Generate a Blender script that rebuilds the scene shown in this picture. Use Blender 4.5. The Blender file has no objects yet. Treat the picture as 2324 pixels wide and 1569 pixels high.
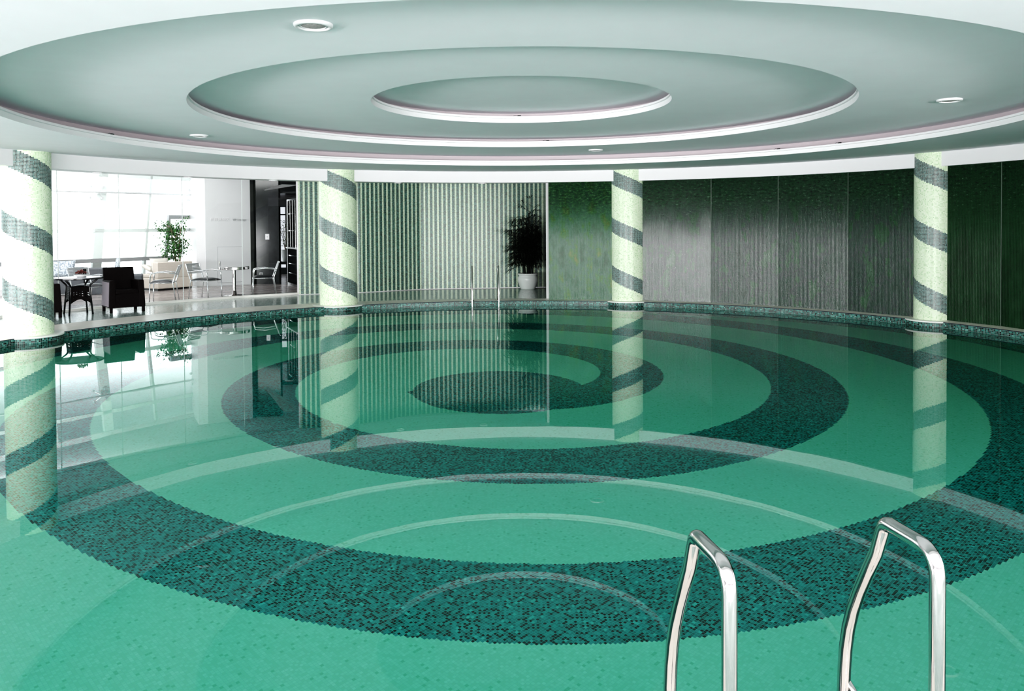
import bpy, bmesh, math, random
from mathutils import Vector, Matrix
from math import sin, cos, pi, radians, atan2, hypot, sqrt

scene = bpy.context.scene
COL = scene.collection
rnd = random.Random(7)

# ------------------------------------------------------------------ camera numbers
F, PITCH, ROLL, CY = 1804.64, 0.0215, -0.0061, 551.56
EYE = 1.717                 # above the deck (z = 0)
WATER = -0.103
PC = Vector((0.1155, 9.8994))      # pool centre
RP = 8.30                          # pool edge
NEAR = 2.25                        # straight deck edge on the camera side

def at(px, py, z):
    """world point of a photo pixel lying on the horizontal plane z"""
    cr, sr = cos(ROLL), sin(ROLL)
    U, V = px - 1162, py - CY
    u, v = cr*U + sr*V, -sr*U + cr*V
    x, y, zz = u/F, 1.0, -v/F
    c, s = cos(PITCH), sin(PITCH)
    y, zz = y*c + zz*s, zz*c - y*s
    t = (z - EYE)/zz
    return Vector((x*t, y*t, z))

# ------------------------------------------------------------------ object helpers
def link(name, me, mat, parent=None):
    o = bpy.data.objects.new(name, me)
    COL.objects.link(o)
    if mat is not None:
        me.materials.append(mat)
    if parent is not None:
        o.parent = parent
    return o

def obj(name, bm, mat, parent=None, smooth=False, bevel=0, loc=None, rz=0, seg=2):
    me = bpy.data.meshes.new(name)
    bm.normal_update()
    bm.to_mesh(me); bm.free()
    if smooth:
        for p in me.polygons: p.use_smooth = True
    o = link(name, me, mat, parent)
    if bevel:
        m = o.modifiers.new('bevel', 'BEVEL'); m.width = bevel; m.segments = seg
        m.limit_method = 'ANGLE'; m.angle_limit = radians(40)
    if loc is not None: o.location = loc
    if rz: o.rotation_euler = (0, 0, rz)
    return o

def tag(o, label=None, cat=None, group=None, kind=None):
    if label: o['label'] = label
    if cat: o['category'] = cat
    if group: o['group'] = group
    if kind: o['kind'] = kind
    return o

def thing(name, label, cat, loc=(0, 0, 0), rz=0, group=None):
    o = bpy.data.objects.new(name, None)
    o.empty_display_size = .1
    COL.objects.link(o)
    o.location = loc; o.rotation_euler = (0, 0, rz)
    return tag(o, label, cat, group)

def struct(name, bm, mat, parent=None, **k):
    o = obj(name, bm, mat, parent, **k)
    if parent is None: o['kind'] = 'structure'
    return o

def struct_root(name, loc=(0, 0, 0)):
    o = bpy.data.objects.new(name, None); COL.objects.link(o)
    o.location = loc; o['kind'] = 'structure'
    return o

def copy_tree(o, parent=None):
    c = o.copy(); COL.objects.link(c)
    if parent is not None: c.parent = parent
    for ch in list(o.children): copy_tree(ch, c)
    return c

def B(): return bmesh.new()

def box(bm, x0, x1, y0, y1, z0, z1, M=None):
    P = [Vector((x, y, z)) for z in (z0, z1) for x, y in ((x0, y0), (x1, y0), (x1, y1), (x0, y1))]
    if M is not None: P = [M @ p for p in P]
    v = [bm.verts.new(p) for p in P]
    for f in ((3, 2, 1, 0), (4, 5, 6, 7), (0, 1, 5, 4), (1, 2, 6, 5), (2, 3, 7, 6), (3, 0, 4, 7)):
        bm.faces.new([v[i] for i in f])
    return bm

def hexa(bm, pts):
    """8 points: bottom loop then top loop"""
    v = [bm.verts.new(p) for p in pts]
    for f in ((3, 2, 1, 0), (4, 5, 6, 7), (0, 1, 5, 4), (1, 2, 6, 5), (2, 3, 7, 6), (3, 0, 4, 7)):
        bm.faces.new([v[i] for i in f])
    return bm

def tube(bm, path, r, seg=10, cap=True, flat=1.0):
    path = [Vector(p) for p in path]
    n = len(path)
    tang = []
    for i in range(n):
        a = path[max(i-1, 0)]; b = path[min(i+1, n-1)]
        tang.append((b-a).normalized())
    up = Vector((0, 0, 1)) if abs(tang[0].z) < .9 else Vector((0, 1, 0))
    nrm = (up - tang[0]*up.dot(tang[0])).normalized()
    rings = []
    for i in range(n):
        nrm = (nrm - tang[i]*nrm.dot(tang[i])).normalized()
        bi = tang[i].cross(nrm)
        rr = r[i] if isinstance(r, (list, tuple)) else r
        rings.append([bm.verts.new(path[i] + (nrm*cos(2*pi*k/seg) + bi*sin(2*pi*k/seg)*flat)*rr) for k in range(seg)])
    for i in range(n-1):
        for k in range(seg):
            bm.faces.new((rings[i][k], rings[i][(k+1) % seg], rings[i+1][(k+1) % seg], rings[i+1][k]))
    if cap:
        bm.faces.new(list(reversed(rings[0]))); bm.faces.new(rings[-1])
    return bm

def lathe(bm, prof, seg=40, c=(0, 0), a0=0, a1=2*pi):
    """profile of (radius, z); closed round c"""
    full = abs(a1-a0-2*pi) < 1e-6
    m = seg if full else seg+1
    rings = []
    for r, z in prof:
        if r < 1e-6:
            rings.append([bm.verts.new((c[0], c[1], z))])
        else:
            rings.append([bm.verts.new((c[0]+r*cos(a0+(a1-a0)*k/seg), c[1]+r*sin(a0+(a1-a0)*k/seg), z)) for k in range(m)])
    for a, b in zip(rings, rings[1:]):
        for k in range(seg):
            k2 = (k+1) % m
            if len(a) == 1 and len(b) == 1: continue
            if len(a) == 1: bm.faces.new((a[0], b[k2], b[k]))
            elif len(b) == 1: bm.faces.new((a[k], a[k2], b[0]))
            else: bm.faces.new((a[k], a[k2], b[k2], b[k]))
    return bm

def fillet(pts, rad, n=8):
    pts = [Vector(p) for p in pts]
    out = [pts[0]]
    for i in range(1, len(pts)-1):
        p, a, b = pts[i], pts[i-1], pts[i+1]
        r = rad[i-1] if isinstance(rad, (list, tuple)) else rad
        da, db = (a-p).normalized(), (b-p).normalized()
        ang = da.angle(db)
        d = min(r/math.tan(ang/2), (a-p).length*.49, (b-p).length*.49)
        A, Bq = p+da*d, p+db*d
        for k in range(n+1):
            t = k/n
            out.append(A*(1-t)**2 + p*2*t*(1-t) + Bq*t*t)
    out.append(pts[-1])
    return out

def ring_strip(bm, A, Bp, flip=False):
    """quads between two closed loops of points"""
    va = [bm.verts.new(p) for p in A]; vb = [bm.verts.new(p) for p in Bp]
    n = len(va)
    for k in range(n):
        q = (va[k], va[(k+1) % n], vb[(k+1) % n], vb[k])
        bm.faces.new(tuple(reversed(q)) if flip else q)
    return bm

def circle(c, R, z, n=192):
    return [Vector((c[0]+R*cos(2*pi*k/n), c[1]+R*sin(2*pi*k/n), z)) for k in range(n)]

# ------------------------------------------------------------------ material helpers
class NT:
    def __init__(s, name):
        s.m = bpy.data.materials.new(name); s.m.use_nodes = True
        s.t = s.m.node_tree; s.t.nodes.clear()
        s.out = s.t.nodes.new('ShaderNodeOutputMaterial')
    def n(s, typ, **k):
        d = s.t.nodes.new(typ)
        for a, b in k.items(): setattr(d, a, b)
        return d
    def l(s, a, b): s.t.links.new(a, b)
    def put(s, sock, v):
        if isinstance(v, bpy.types.NodeSocket): s.l(v, sock)
        else: sock.default_value = v
    def math(s, op, a, b=None, c=None):
        d = s.n('ShaderNodeMath', operation=op)
        s.put(d.inputs[0], a)
        if b is not None: s.put(d.inputs[1], b)
        if c is not None: s.put(d.inputs[2], c)
        return d.outputs[0]
    def mix(s, f, a, b):
        d = s.n('ShaderNodeMix', data_type='RGBA')
        s.put(d.inputs[0], f); s.put(d.inputs[6], a); s.put(d.inputs[7], b)
        return d.outputs[2]
    def ramp(s, f, stops, interp='LINEAR'):
        d = s.n('ShaderNodeValToRGB'); r = d.color_ramp; r.interpolation = interp
        while len(r.elements) < len(stops): r.elements.new(.5)
        for e, (p, c) in zip(r.elements, stops): e.position = p; e.color = (*c[:3], 1)
        s.l(f, d.inputs[0])
        return d.outputs[0]
    def noise(s, vec, scale, detail=2, rough=.5):
        d = s.n('ShaderNodeTexNoise'); s.put(d.inputs['Scale'], scale)
        d.inputs['Detail'].default_value = detail; d.inputs['Roughness'].default_value = rough
        if vec is not None: s.l(vec, d.inputs['Vector'])
        return d.outputs['Fac']
    def comb(s, x, y, z=0.0):
        d = s.n('ShaderNodeCombineXYZ')
        for i, v in enumerate((x, y, z)): s.put(d.inputs[i], v)
        return d.outputs[0]
    def sep(s, v):
        d = s.n('ShaderNodeSeparateXYZ'); s.l(v, d.inputs[0]); return d.outputs
    def bump(s, h, strength, dist=.01):
        d = s.n('ShaderNodeBump'); d.inputs['Strength'].default_value = strength
        d.inputs['Distance'].default_value = dist; s.l(h, d.inputs['Height']); return d.outputs[0]
    def pbr(s, col, rough=.5, metal=0., normal=None, spec=.5, coat=0., trans=None):
        d = s.n('ShaderNodeBsdfPrincipled')
        s.put(d.inputs['Base Color'], col if isinstance(col, bpy.types.NodeSocket) else (*col[:3], 1))
        s.put(d.inputs['Roughness'], rough); s.put(d.inputs['Metallic'], metal)
        d.inputs['Specular IOR Level'].default_value = spec
        d.inputs['Coat Weight'].default_value = coat
        if normal is not None: s.l(normal, d.inputs['Normal'])
        s.l(d.outputs[0], s.out.inputs[0])
        return d
    def uv(s):
        return s.sep(s.n('ShaderNodeUVMap').outputs[0])
    def objc(s):
        return s.n('ShaderNodeTexCoord').outputs['Object']

def srgb(r, g, b):
    f = lambda c: (c/255/12.92) if c/255 <= .04045 else ((c/255+.055)/1.055)**2.4
    return (f(r), f(g), f(b))

def plain(name, col, rough=.5, metal=0., spec=.5, noise=0.0, nscale=20, coat=0.):
    t = NT(name)
    if noise:
        f = t.noise(t.objc(), nscale, 3)
        a = tuple(max(0, c*(1-noise)) for c in col); b = tuple(min(1, c*(1+noise)) for c in col)
        t.pbr(t.ramp(f, [(.3, a), (.7, b)]), rough, metal, None, spec, coat)
    else:
        t.pbr(col, rough, metal, None, spec, coat)
    return t.m

def mosaic(t, u, v, size, grout):
    """cell ids, grout mask and two random numbers of a square mosaic"""
    us, vs = t.math('DIVIDE', u, size), t.math('DIVIDE', v, size)
    cu, cv = t.math('FLOOR', us), t.math('FLOOR', vs)
    fu, fv = t.math('SUBTRACT', us, cu), t.math('SUBTRACT', vs, cv)
    du = t.math('MINIMUM', fu, t.math('SUBTRACT', 1.0, fu))
    dv = t.math('MINIMUM', fv, t.math('SUBTRACT', 1.0, fv))
    g = t.math('LESS_THAN', t.math('MINIMUM', du, dv), grout)
    w = t.n('ShaderNodeTexWhiteNoise', noise_dimensions='2D')
    t.l(t.comb(cu, cv), w.inputs['Vector'])
    uc = t.math('MULTIPLY', t.math('ADD', cu, .5), size)
    vc = t.math('MULTIPLY', t.math('ADD', cv, .5), size)
    return uc, vc, g, w.outputs['Value'], w.outputs['Color']

# ---- pale mosaic of the columns with dark helical bands
PITCHH = 1.085
LIGHT = [(0.0, (.50, .66, .42)), (.10, (.62, .76, .53)), (.35, (.72, .83, .63)), (.75, (.78, .86, .70)), (.97, (.42, .60, .36))]
DARK = [(0.0, (.008, .022, .022)), (.28, (.022, .065, .066)), (.58, (.045, .115, .112)), (.82, (.09, .18, .175)), (.93, (.005, .010, .010))]
def column_material():
    t = NT('column mosaic')
    u, v, _ = t.uv()
    uc, vc, g, r, c = mosaic(t, u, v, .0215, .07)
    s = t.math('ADD', t.math('DIVIDE', vc, PITCHH), t.math('DIVIDE', uc, 2*pi*.41))
    s = t.math('FRACT', t.math('ADD', s, 100.5))
    dark = t.math('LESS_THAN', t.math('ABSOLUTE', t.math('SUBTRACT', s, .5)), .152)
    tile = t.mix(dark, t.ramp(r, LIGHT, 'CONSTANT'), t.ramp(r, DARK, 'CONSTANT'))
    col = t.mix(g, tile, t.mix(dark, (.66, .76, .58, 1), (.55, .63, .58, 1)))
    t.pbr(col, t.math('ADD', t.math('MULTIPLY', g, .4), .30), normal=t.bump(t.math('MULTIPLY', r, 1.0), .2, .004), spec=.4)
    return t.m

def band_material():
    """teal mosaic band of the pool edge"""
    t = NT('edge band mosaic')
    u, v, _ = t.uv()
    uc, vc, g, r, c = mosaic(t, u, v, .0265, .06)
    tile = t.ramp(r, [(0, (.002, .006, .006)), (.34, (.006, .055, .046)), (.58, (.014, .105, .09)), (.80, (.035, .17, .145)), (.94, (.11, .28, .24))], 'CONSTANT')
    t.pbr(t.mix(g, tile, (.26, .36, .33, 1)), .25, normal=t.bump(r, .15, .004), spec=.2)
    return t.m

def pool_material():
    t = NT('pool floor mosaic')
    x, y, z = t.sep(t.objc())
    k = sqrt(.5); T = .0200
    a = t.math('MULTIPLY', t.math('ADD', x, y), k)
    b = t.math('MULTIPLY', t.math('SUBTRACT', y, x), k)
    ac, bc, g, r, c = mosaic(t, a, b, T, .055)
    xc = t.math('MULTIPLY', t.math('SUBTRACT', ac, bc), k)
    yc = t.math('MULTIPLY', t.math('ADD', ac, bc), k)
    Y = t.math('MULTIPLY', t.math('SUBTRACT', yc, 11.019), .967)
    X = t.math('ADD', t.math('ADD', xc, .2525), t.math('MULTIPLY', Y, .0385))
    R = t.math('SQRT', t.math('ADD', t.math('MULTIPLY', X, X), t.math('MULTIPLY', Y, Y)))
    th = t.math('ARCTAN2', Y, X)
    BB = .3575
    s = t.math('DIVIDE', t.math('SUBTRACT', t.math('SUBTRACT', R, t.math('MULTIPLY', th, BB)), 2.345), BB*2*pi)
    dark = t.math('GREATER_THAN', t.math('FRACT', t.math('ADD', s, 20.0)), .608)
    # innermost pale tongue and the round dark head
    t2 = t.math('ADD', t.math('WRAP', th, 5.68, -.6), 0.0)
    inner = t.math('MULTIPLY', t.math('LESS_THAN', R, t.math('ADD', t.math('MULTIPLY', t2, BB), 1.4536)), t.math('LESS_THAN', t2, 3.83))
    dark = t.math('MULTIPLY', dark, t.math('SUBTRACT', 1.0, inner))
    dx, dy = t.math('SUBTRACT', X, .05), t.math('ADD', Y, .85)
    head = t.math('LESS_THAN', t.math('ADD', t.math('MULTIPLY', dx, dx), t.math('MULTIPLY', dy, dy)), 1.11*1.11)
    dark = t.math('MAXIMUM', dark, head)
    pale = t.ramp(r, [(0, (.145, .65, .45)), (.3, (.158, .675, .485)), (.65, (.172, .695, .51)), (.93, (.19, .715, .54)), (.965, (.09, .56, .34))], 'CONSTANT')
    deep = t.ramp(r, [(0, (.002, .018, .014)), (.28, (.003, .16, .155)), (.55, (.005, .225, .22)), (.8, (.010, .29, .28)), (.97, (.03, .44, .40))], 'CONSTANT')
    tile = t.mix(dark, pale, deep)
    col = t.mix(g, tile, t.mix(dark, (.13, .62, .46, 1), (.02, .40, .36, 1)))
    t.pbr(col, .45, spec=.2)
    return t.m

def pool_wall_material():
    t = NT('pool wall mosaic')
    u, v, _ = t.uv()
    uc, vc, g, r, c = mosaic(t, u, v, .0265, .06)
    tile = t.ramp(r, [(0, (.002, .012, .008)), (.3, (.004, .15, .125)), (.6, (.01, .24, .2))], 'CONSTANT')
    t.pbr(t.mix(g, tile, (.03, .34, .27, 1)), .45, spec=.2)
    return t.m

def stripe_material():
    t = NT('striped wall mosaic')
    u, v, _ = t.uv()
    uc, vc, g, r, c = mosaic(t, u, v, .0242, .065)
    s = t.math('FRACT', t.math('DIVIDE', uc, .0242*5))
    pale = t.math('LESS_THAN', s, .4)
    tile = t.mix(pale, t.ramp(r, [(0, (.006, .022, .020)), (.25, (.016, .070, .060)), (.55, (.032, .115, .098)), (.85, (.07, .19, .165))], 'CONSTANT'),
                 t.ramp(r, [(0, (.52, .66, .46)), (.3, (.66, .78, .60)), (.8, (.74, .83, .68))], 'CONSTANT'))
    col = t.mix(g, tile, t.mix(pale, (.28, .38, .33, 1), (.52, .62, .48, 1)))
    t.pbr(col, .32, normal=t.bump(r, .25, .004), spec=.4)
    return t.m

def water_wall_material(name, greens, spec):
    t = NT(name)
    u, v, _ = t.uv()
    vec = t.comb(u, t.math('MULTIPLY', v, .42))
    flow = t.noise(vec, 3.6, 8, .66)
    fine = t.noise(t.comb(u, t.math('MULTIPLY', v, .5)), 38.0, 4, .7)
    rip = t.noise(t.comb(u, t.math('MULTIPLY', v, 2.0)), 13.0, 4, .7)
    rib = t.math('SINE', t.math('MULTIPLY', u, 2*pi/.027))
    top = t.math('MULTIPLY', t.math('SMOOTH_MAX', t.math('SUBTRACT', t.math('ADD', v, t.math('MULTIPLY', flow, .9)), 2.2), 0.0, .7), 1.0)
    speck = t.math('GREATER_THAN', fine, .64)
    col = t.ramp(flow, greens)
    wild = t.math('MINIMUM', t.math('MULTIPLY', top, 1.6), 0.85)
    painted_sparkle = t.ramp(rip, [(.36, (.002, .010, .004)), (.50, (.012, .050, .020)), (.60, tuple(.8*c for c in greens[-2][1])), (.70, (.14, .24, .17))])  # sparkle and dark ripples near the top, painted into the base colour
    col = t.mix(wild, col, painted_sparkle)
    streak = t.math('MULTIPLY', t.math('ADD', rib, 1.0), .5)
    col = t.mix(t.math('MULTIPLY', streak, .35), col, (.003, .010, .006, 1))
    col = t.mix(t.math('MULTIPLY', speck, .75), col, (.002, .006, .004, 1))
    h = t.math('ADD', t.math('MULTIPLY', rib, .050), t.math('ADD', t.math('MULTIPLY', fine, .12), t.math('MULTIPLY', rip, t.math('ADD', t.math('MULTIPLY', top, 2.6), .10))))
    t.pbr(col, .15, normal=t.bump(h, .8, .03), spec=spec)
    return t.m

def deck_material():
    t = NT('deck mosaic')
    x, y, z = t.sep(t.objc())
    uc, vc, g, r, c = mosaic(t, x, y, .024, .07)
    tile = t.ramp(r, [(0, (.30, .40, .37)), (.3, (.40, .50, .46)), (.65, (.48, .58, .54)), (.9, (.58, .66, .62))], 'CONSTANT')
    t.pbr(t.mix(g, tile, (.34, .40, .37, 1)), .13, normal=t.bump(t.noise(t.objc(), 20, 3), .22, .01), spec=.6)
    return t.m

def wood_floor_material():
    t = NT('lounge floor boards')
    x, y, z = t.sep(t.objc())
    row = t.math('FLOOR', t.math('DIVIDE', t.math('ADD', y, t.math('MULTIPLY', x, -.5)), .14))
    w = t.n('ShaderNodeTexWhiteNoise', noise_dimensions='1D'); t.l(row, w.inputs['W'])
    n = t.noise(t.comb(x, t.math('MULTIPLY', y, 9.0)), 3.0, 4)
    f = t.math('ADD', t.math('MULTIPLY', w.outputs['Value'], .5), t.math('MULTIPLY', n, .5))
    t.pbr(t.ramp(f, [(.2, (.25, .225, .22)), (.8, (.42, .38, .37))]), .22, spec=.5)
    return t.m

def wicker_material(name, a, b):
    t = NT(name)
    x, y, z = t.sep(t.objc())
    w1 = t.math('SINE', t.math('MULTIPLY', t.math('ADD', x, y), 260.0))
    w2 = t.math('SINE', t.math('MULTIPLY', z, 300.0))
    h = t.math('MULTIPLY', w1, w2)
    t.pbr(t.ramp(t.math('ADD', t.math('MULTIPLY', h, .5), .5), [(.2, a), (.8, b)]), .6, normal=t.bump(h, .5, .004), spec=.15)
    return t.m

def water_material():
    t = NT('pool water surface')
    n = t.noise(t.objc(), 1.1, 2)
    d = t.n('ShaderNodeBsdfGlass'); d.inputs['IOR'].default_value = 1.333; d.inputs['Roughness'].default_value = 0.0
    d.inputs['Color'].default_value = (.96, 1, .985, 1)
    t.l(t.bump(n, .03, .02), d.inputs['Normal'])
    t.l(d.outputs[0], t.out.inputs[0])
    return t.m

def glass_material():
    t = NT('clear sheet glass')
    tr = t.n('ShaderNodeBsdfTransparent'); tr.inputs[0].default_value = (.95, .975, .965, 1)
    gl = t.n('ShaderNodeBsdfGlossy'); gl.inputs['Roughness'].default_value = 0.0
    fr = t.n('ShaderNodeFresnel'); fr.inputs[0].default_value = 1.45
    mx = t.n('ShaderNodeMixShader'); t.l(fr.outputs[0], mx.inputs[0]); t.l(tr.outputs[0], mx.inputs[1]); t.l(gl.outputs[0], mx.inputs[2])
    t.l(mx.outputs[0], t.out.inputs[0])
    return t.m

M = {}
M['ceil'] = plain('ceiling paint', (.86, .86, .90), .62, noise=.012, nscale=3)
M['white'] = plain('white trim paint', (.735, .73, .745), .45)
M['cove'] = plain('mauve cove tone', (.44, .395, .415), .6)  # darker mauve tone for the ledges and cove walls
M['column'] = column_material()
M['band'] = band_material()
M['pool'] = pool_material()
M['poolwall'] = pool_wall_material()
M['stripe'] = stripe_material()
M['deck'] = deck_material()
M['wood'] = wood_floor_material()
M['coping'] = plain('cream stone coping', (.80, .765, .69), .35, noise=.06, nscale=9)
M['rim'] = plain('white stone rim', (.80, .80, .76), .3)
M['navy'] = plain('dark blue joint', (.008, .008, .03), .4)
M['water'] = water_material()
M['glass'] = glass_material()
M['chrome'] = plain('polished stainless steel', (.58, .56, .55), .09, 1.0)
M['steel'] = plain('brushed steel', (.82, .84, .85), .35, .6)
M['chairchrome'] = plain('satin chrome', (.88, .90, .91), .25, .85)
M['wallwhite'] = plain('white wall paint', (.52, .53, .54), .4, noise=.02, nscale=2)
M['dark'] = plain('dark polished granite', (.016, .019, .021), .12, spec=.25, noise=.3, nscale=6)
M['black'] = plain('black lacquer', (.008, .009, .010), .25)
M['seat'] = plain('black vinyl', (.008, .010, .014), .28)
M['wicker'] = wicker_material('dark brown wicker', (.0012, .0006, .0006), (.007, .0028, .0028))
M['wickerside'] = wicker_material('wicker side with painted light', (.16, .14, .16), (.50, .44, .49))  # lit copy of the dark wicker, side light put into the colour
M['cream'] = plain('cream upholstery', (.62, .56, .50), .8, noise=.03)
M['greysofa'] = plain('grey upholstery', (.085, .09, .10), .8, noise=.15, nscale=8)
M['alu'] = plain('aluminium mullion', (.68, .74, .72), .5, 0.0)
M['greyrail'] = plain('grey window rail', (.34, .35, .36), .4, .3)
M['pot'] = plain('white glazed ceramic', (.72, .76, .74), .12)
M['soil'] = plain('dark soil', (.01, .008, .006), .9)
M['palm'] = plain('dark palm leaf', (.004, .008, .004), .5)
M['leaf'] = plain('ficus leaf', (.055, .15, .045), .4, noise=.5, nscale=6)
M['bark'] = plain('pale bark', (.30, .24, .18), .8, noise=.2)
M['paper'] = plain('white china', (.85, .85, .84), .25)
M['petal'] = plain('dried red petals', (.16, .035, .025), .8, noise=.7, nscale=40)
M['grille'] = plain('lamp lens', (.40, .36, .36), .5, noise=.35, nscale=60)

# ------------------------------------------------------------------ camera
cd = bpy.data.cameras.new('camera'); cam = bpy.data.objects.new('camera', cd); COL.objects.link(cam)
cd.sensor_fit = 'HORIZONTAL'; cd.sensor_width = 36; cd.lens = F/2324*36
cd.shift_y = -(784.5-CY)/2324
cd.clip_start = .05; cd.clip_end = 300
cam.matrix_world = Matrix.Translation((0, 0, EYE)) @ Matrix.Rotation(pi/2-PITCH, 4, 'X') @ Matrix.Rotation(ROLL, 4, 'Z')
scene.camera = cam

# ================================================================== SETTING
def pool_loop(R, near, z, n=360):
    out = []
    for k in range(n):
        a = 2*pi*k/n
        rr = R(a) if callable(R) else R
        p = Vector((PC.x+rr*cos(a), PC.y+rr*sin(a), z))
        if p.y < near:
            tt = (near-PC.y)/(rr*sin(a))
            p = Vector((PC.x+rr*cos(a)*tt, near, z))
        out.append(p)
    return out

def uv_strip(bm, A, Bp, v0, v1, flip=False):
    uvl = bm.loops.layers.uv.verify()
    n = len(A); s = [0.]
    for k in range(n): s.append(s[-1] + (A[(k+1) % n]-A[k]).length)
    va = [bm.verts.new(p) for p in A]; vb = [bm.verts.new(p) for p in Bp]
    for k in range(n):
        k2 = (k+1) % n
        vs = [va[k], va[k2], vb[k2], vb[k]]; uv = [(s[k], v0), (s[k+1], v0), (s[k+1], v1), (s[k], v1)]
        if flip: vs.reverse(); uv.reverse()
        f = bm.faces.new(vs)
        for L, q in zip(f.loops, uv): L[uvl].uv = q
    return bm

ZF = WATER - 1.25
# pool basin: floor, wall, tile band
basin = struct_root('pool_basin')
bm = B(); bm.faces.new([bm.verts.new(p) for p in pool_loop(RP, NEAR, ZF)])
obj('basin_floor', bm, M['pool'], basin)
bm = uv_strip(B(), pool_loop(RP, NEAR, ZF), pool_loop(RP, NEAR, WATER-.02), 0, 1.23, True)
obj('basin_wall', bm, M['poolwall'], basin)
bm = uv_strip(B(), pool_loop(RP, NEAR, WATER-.02), pool_loop(RP, NEAR, -.012), 0, .111, True)
obj('tile_band', bm, M['band'], basin)
bm = uv_strip(B(), pool_loop(RP, NEAR, -.012), pool_loop(RP-.006, NEAR+.006, 0), 0, .02, True)
obj('band_joint', bm, M['navy'], basin)
COLS = [((-7.865, 12.902), .360), ((-3.848, 17.606), .410), ((2.660, 18.197), .409), ((7.602, 14.240), .366)]
def water_r(a):
    best = RP+.01
    for (cx, cy_), r in COLS:
        rp = r*1.36+.012
        dx, dy = cx-PC.x, cy_-PC.y
        b_ = dx*cos(a)+dy*sin(a); q = rp*rp-(dx*dx+dy*dy-b_*b_)
        if q > 0 and b_ > 0: best = min(best, b_-sqrt(q))
    return best
bm = B(); bm.faces.new([bm.verts.new(p) for p in pool_loop(water_r, NEAR-.01, WATER, 1440)])
w = obj('pool_water', bm, M['water'])
tag(w, 'still clear water filling the round spiral-tiled swimming pool', 'water', kind='stuff')

def cop(a):
    d = math.degrees(a)
    if 95 < d < 200: return 8.82 + .5*min(1, (d-95)/35)
    return 8.82
outer = pool_loop(cop, NEAR-.4, 0)
for k, p in enumerate(outer):       # along the water wall the coping is tilted poolward to catch more light
    d_ = k % 360
    p.z = .055*max(0, min(1, (86-d_)/6 if d_ < 180 else (d_-290)/10))
struct('trim_5', ring_strip(B(), pool_loop(RP-.006, NEAR+.006, 0), outer), M['coping'])
struct('floor', ring_strip(B(), pool_loop(cop, NEAR-.4, 0), pool_loop(11.62, -9, 0)), M['deck'])
struct('floor.001', ring_strip(B(), pool_loop(11.62, -9, -.001), pool_loop(26, -9.5, -.001)), M['wood'])

# ---- ceiling: three stepped rings
C1 = (.122, 9.899); C3 = (.19, 9.70); CF = (.1155, 9.8994)
Z1, Z2, Z3 = EYE+1.515, EYE+1.359, EYE+1.161
ZFT, ZFB = EYE+1.247, EYE+.995
R1, R2, R3, RF = 1.833, 3.844, 5.641, 8.39
CO = .24; LIP = .095
bm = B(); bm.faces.new([bm.verts.new(p) for p in circle(C1, R1+CO, Z1+.165)]); struct('ceiling', bm, M['ceil'])
struct('ceiling.001', ring_strip(B(), circle(C1, R1, Z1), circle(C1, R2+CO, Z1)), M['ceil'])
struct('ceiling.002', ring_strip(B(), circle(C1, R2, Z2), circle(C3, R3+CO, Z2)), M['ceil'])
struct('ceiling.003', ring_strip(B(), circle(C3, R3, Z3), circle(CF, RF, ZFT)), M['ceil'])
def lip(name, c, R, z, znext):
    root = struct_root(name)
    P = [(R, z), (R, z+.062), (R-.022, z+.066), (R-.022, z+.074), (R-.012, z+.076), (R-.012, z+LIP), (R+.03, z+LIP)]
    obj('ring_moulding', lathe(B(), P, 192, c), M['white'], root)
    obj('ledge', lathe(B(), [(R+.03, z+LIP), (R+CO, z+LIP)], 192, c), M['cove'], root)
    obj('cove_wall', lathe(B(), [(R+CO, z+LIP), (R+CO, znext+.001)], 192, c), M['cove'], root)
lip('trim_1', C1, R1, Z1, Z1+.165); lip('trim_2', C1, R2, Z2, Z1); lip('trim_3', C3, R3, Z3, Z2)
ZD, ZL = 3.22, 3.85        # deck ceiling, lounge ceiling
struct('trim_4', lathe(B(), [(RF, ZFT), (RF, ZFB), (RF+.42, ZFB), (RF+.42, ZD)], 240, CF), M['white'])
struct('ceiling.004', ring_strip(B(), circle(CF, RF+.42, ZD), circle(CF, 12.0, ZD)), M['ceil'])
struct('ceiling.005', ring_strip(B(), circle(CF, 11.75, ZL), circle(CF, 27, ZL)), M['ceil'])
struct('trim_6', lathe(B(), [(11.98, ZD-.02), (11.74, ZD-.02), (11.74, ZL)], 120, CF, radians(88), radians(215)), M['white'])

# ---- outer shell
struct('wall_back', box(B(), -19, 14, -8.2, -8.0, 0, 4), M['wallwhite'])
struct('wall_left', box(B(), -17.2, -17, -8, 15, 0, 4), M['wallwhite'])

# ---- striped mosaic alcove wall (faceted)
SW = [(-5.42, 20.17), (-4.75, 20.36), (-3.95, 20.66), (-3.40, 21.02), (-2.47, 21.62), (-.43, 21.96), (.98, 22.16)]
def facet_wall(pts, z0, z1, stepz=1):
    bm = B(); uvl = bm.loops.layers.uv.verify(); s = 0
    for (xa, ya), (xb, yb) in zip(pts, pts[1:]):
        L = hypot(xb-xa, yb-ya)
        v = [bm.verts.new(p) for p in ((xa, ya, z0), (xb, yb, z0), (xb, yb, z1), (xa, ya, z1))]
        f = bm.faces.new(v)
        for lp, q in zip(f.loops, ((s, z0), (s+L, z0), (s+L, z1), (s, z1))): lp[uvl].uv = q
        s += L
    return bm
struct('wall_far', facet_wall(SW, 0, ZD), M['stripe'])
struct('baseboard_far', facet_wall([(x-.002, y-.012) for x, y in SW], 0, .014), M['white'])
# white edge post between alcove and water wall, side return behind it
struct('trim_7', box(B(), .80, .86, 18.62, 18.74, 0, ZD), M['white'], bevel=.006)
struct('trim_8', box(B(), .86, .97, 18.74, 22.2, 0, ZD), M['dark'])

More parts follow.
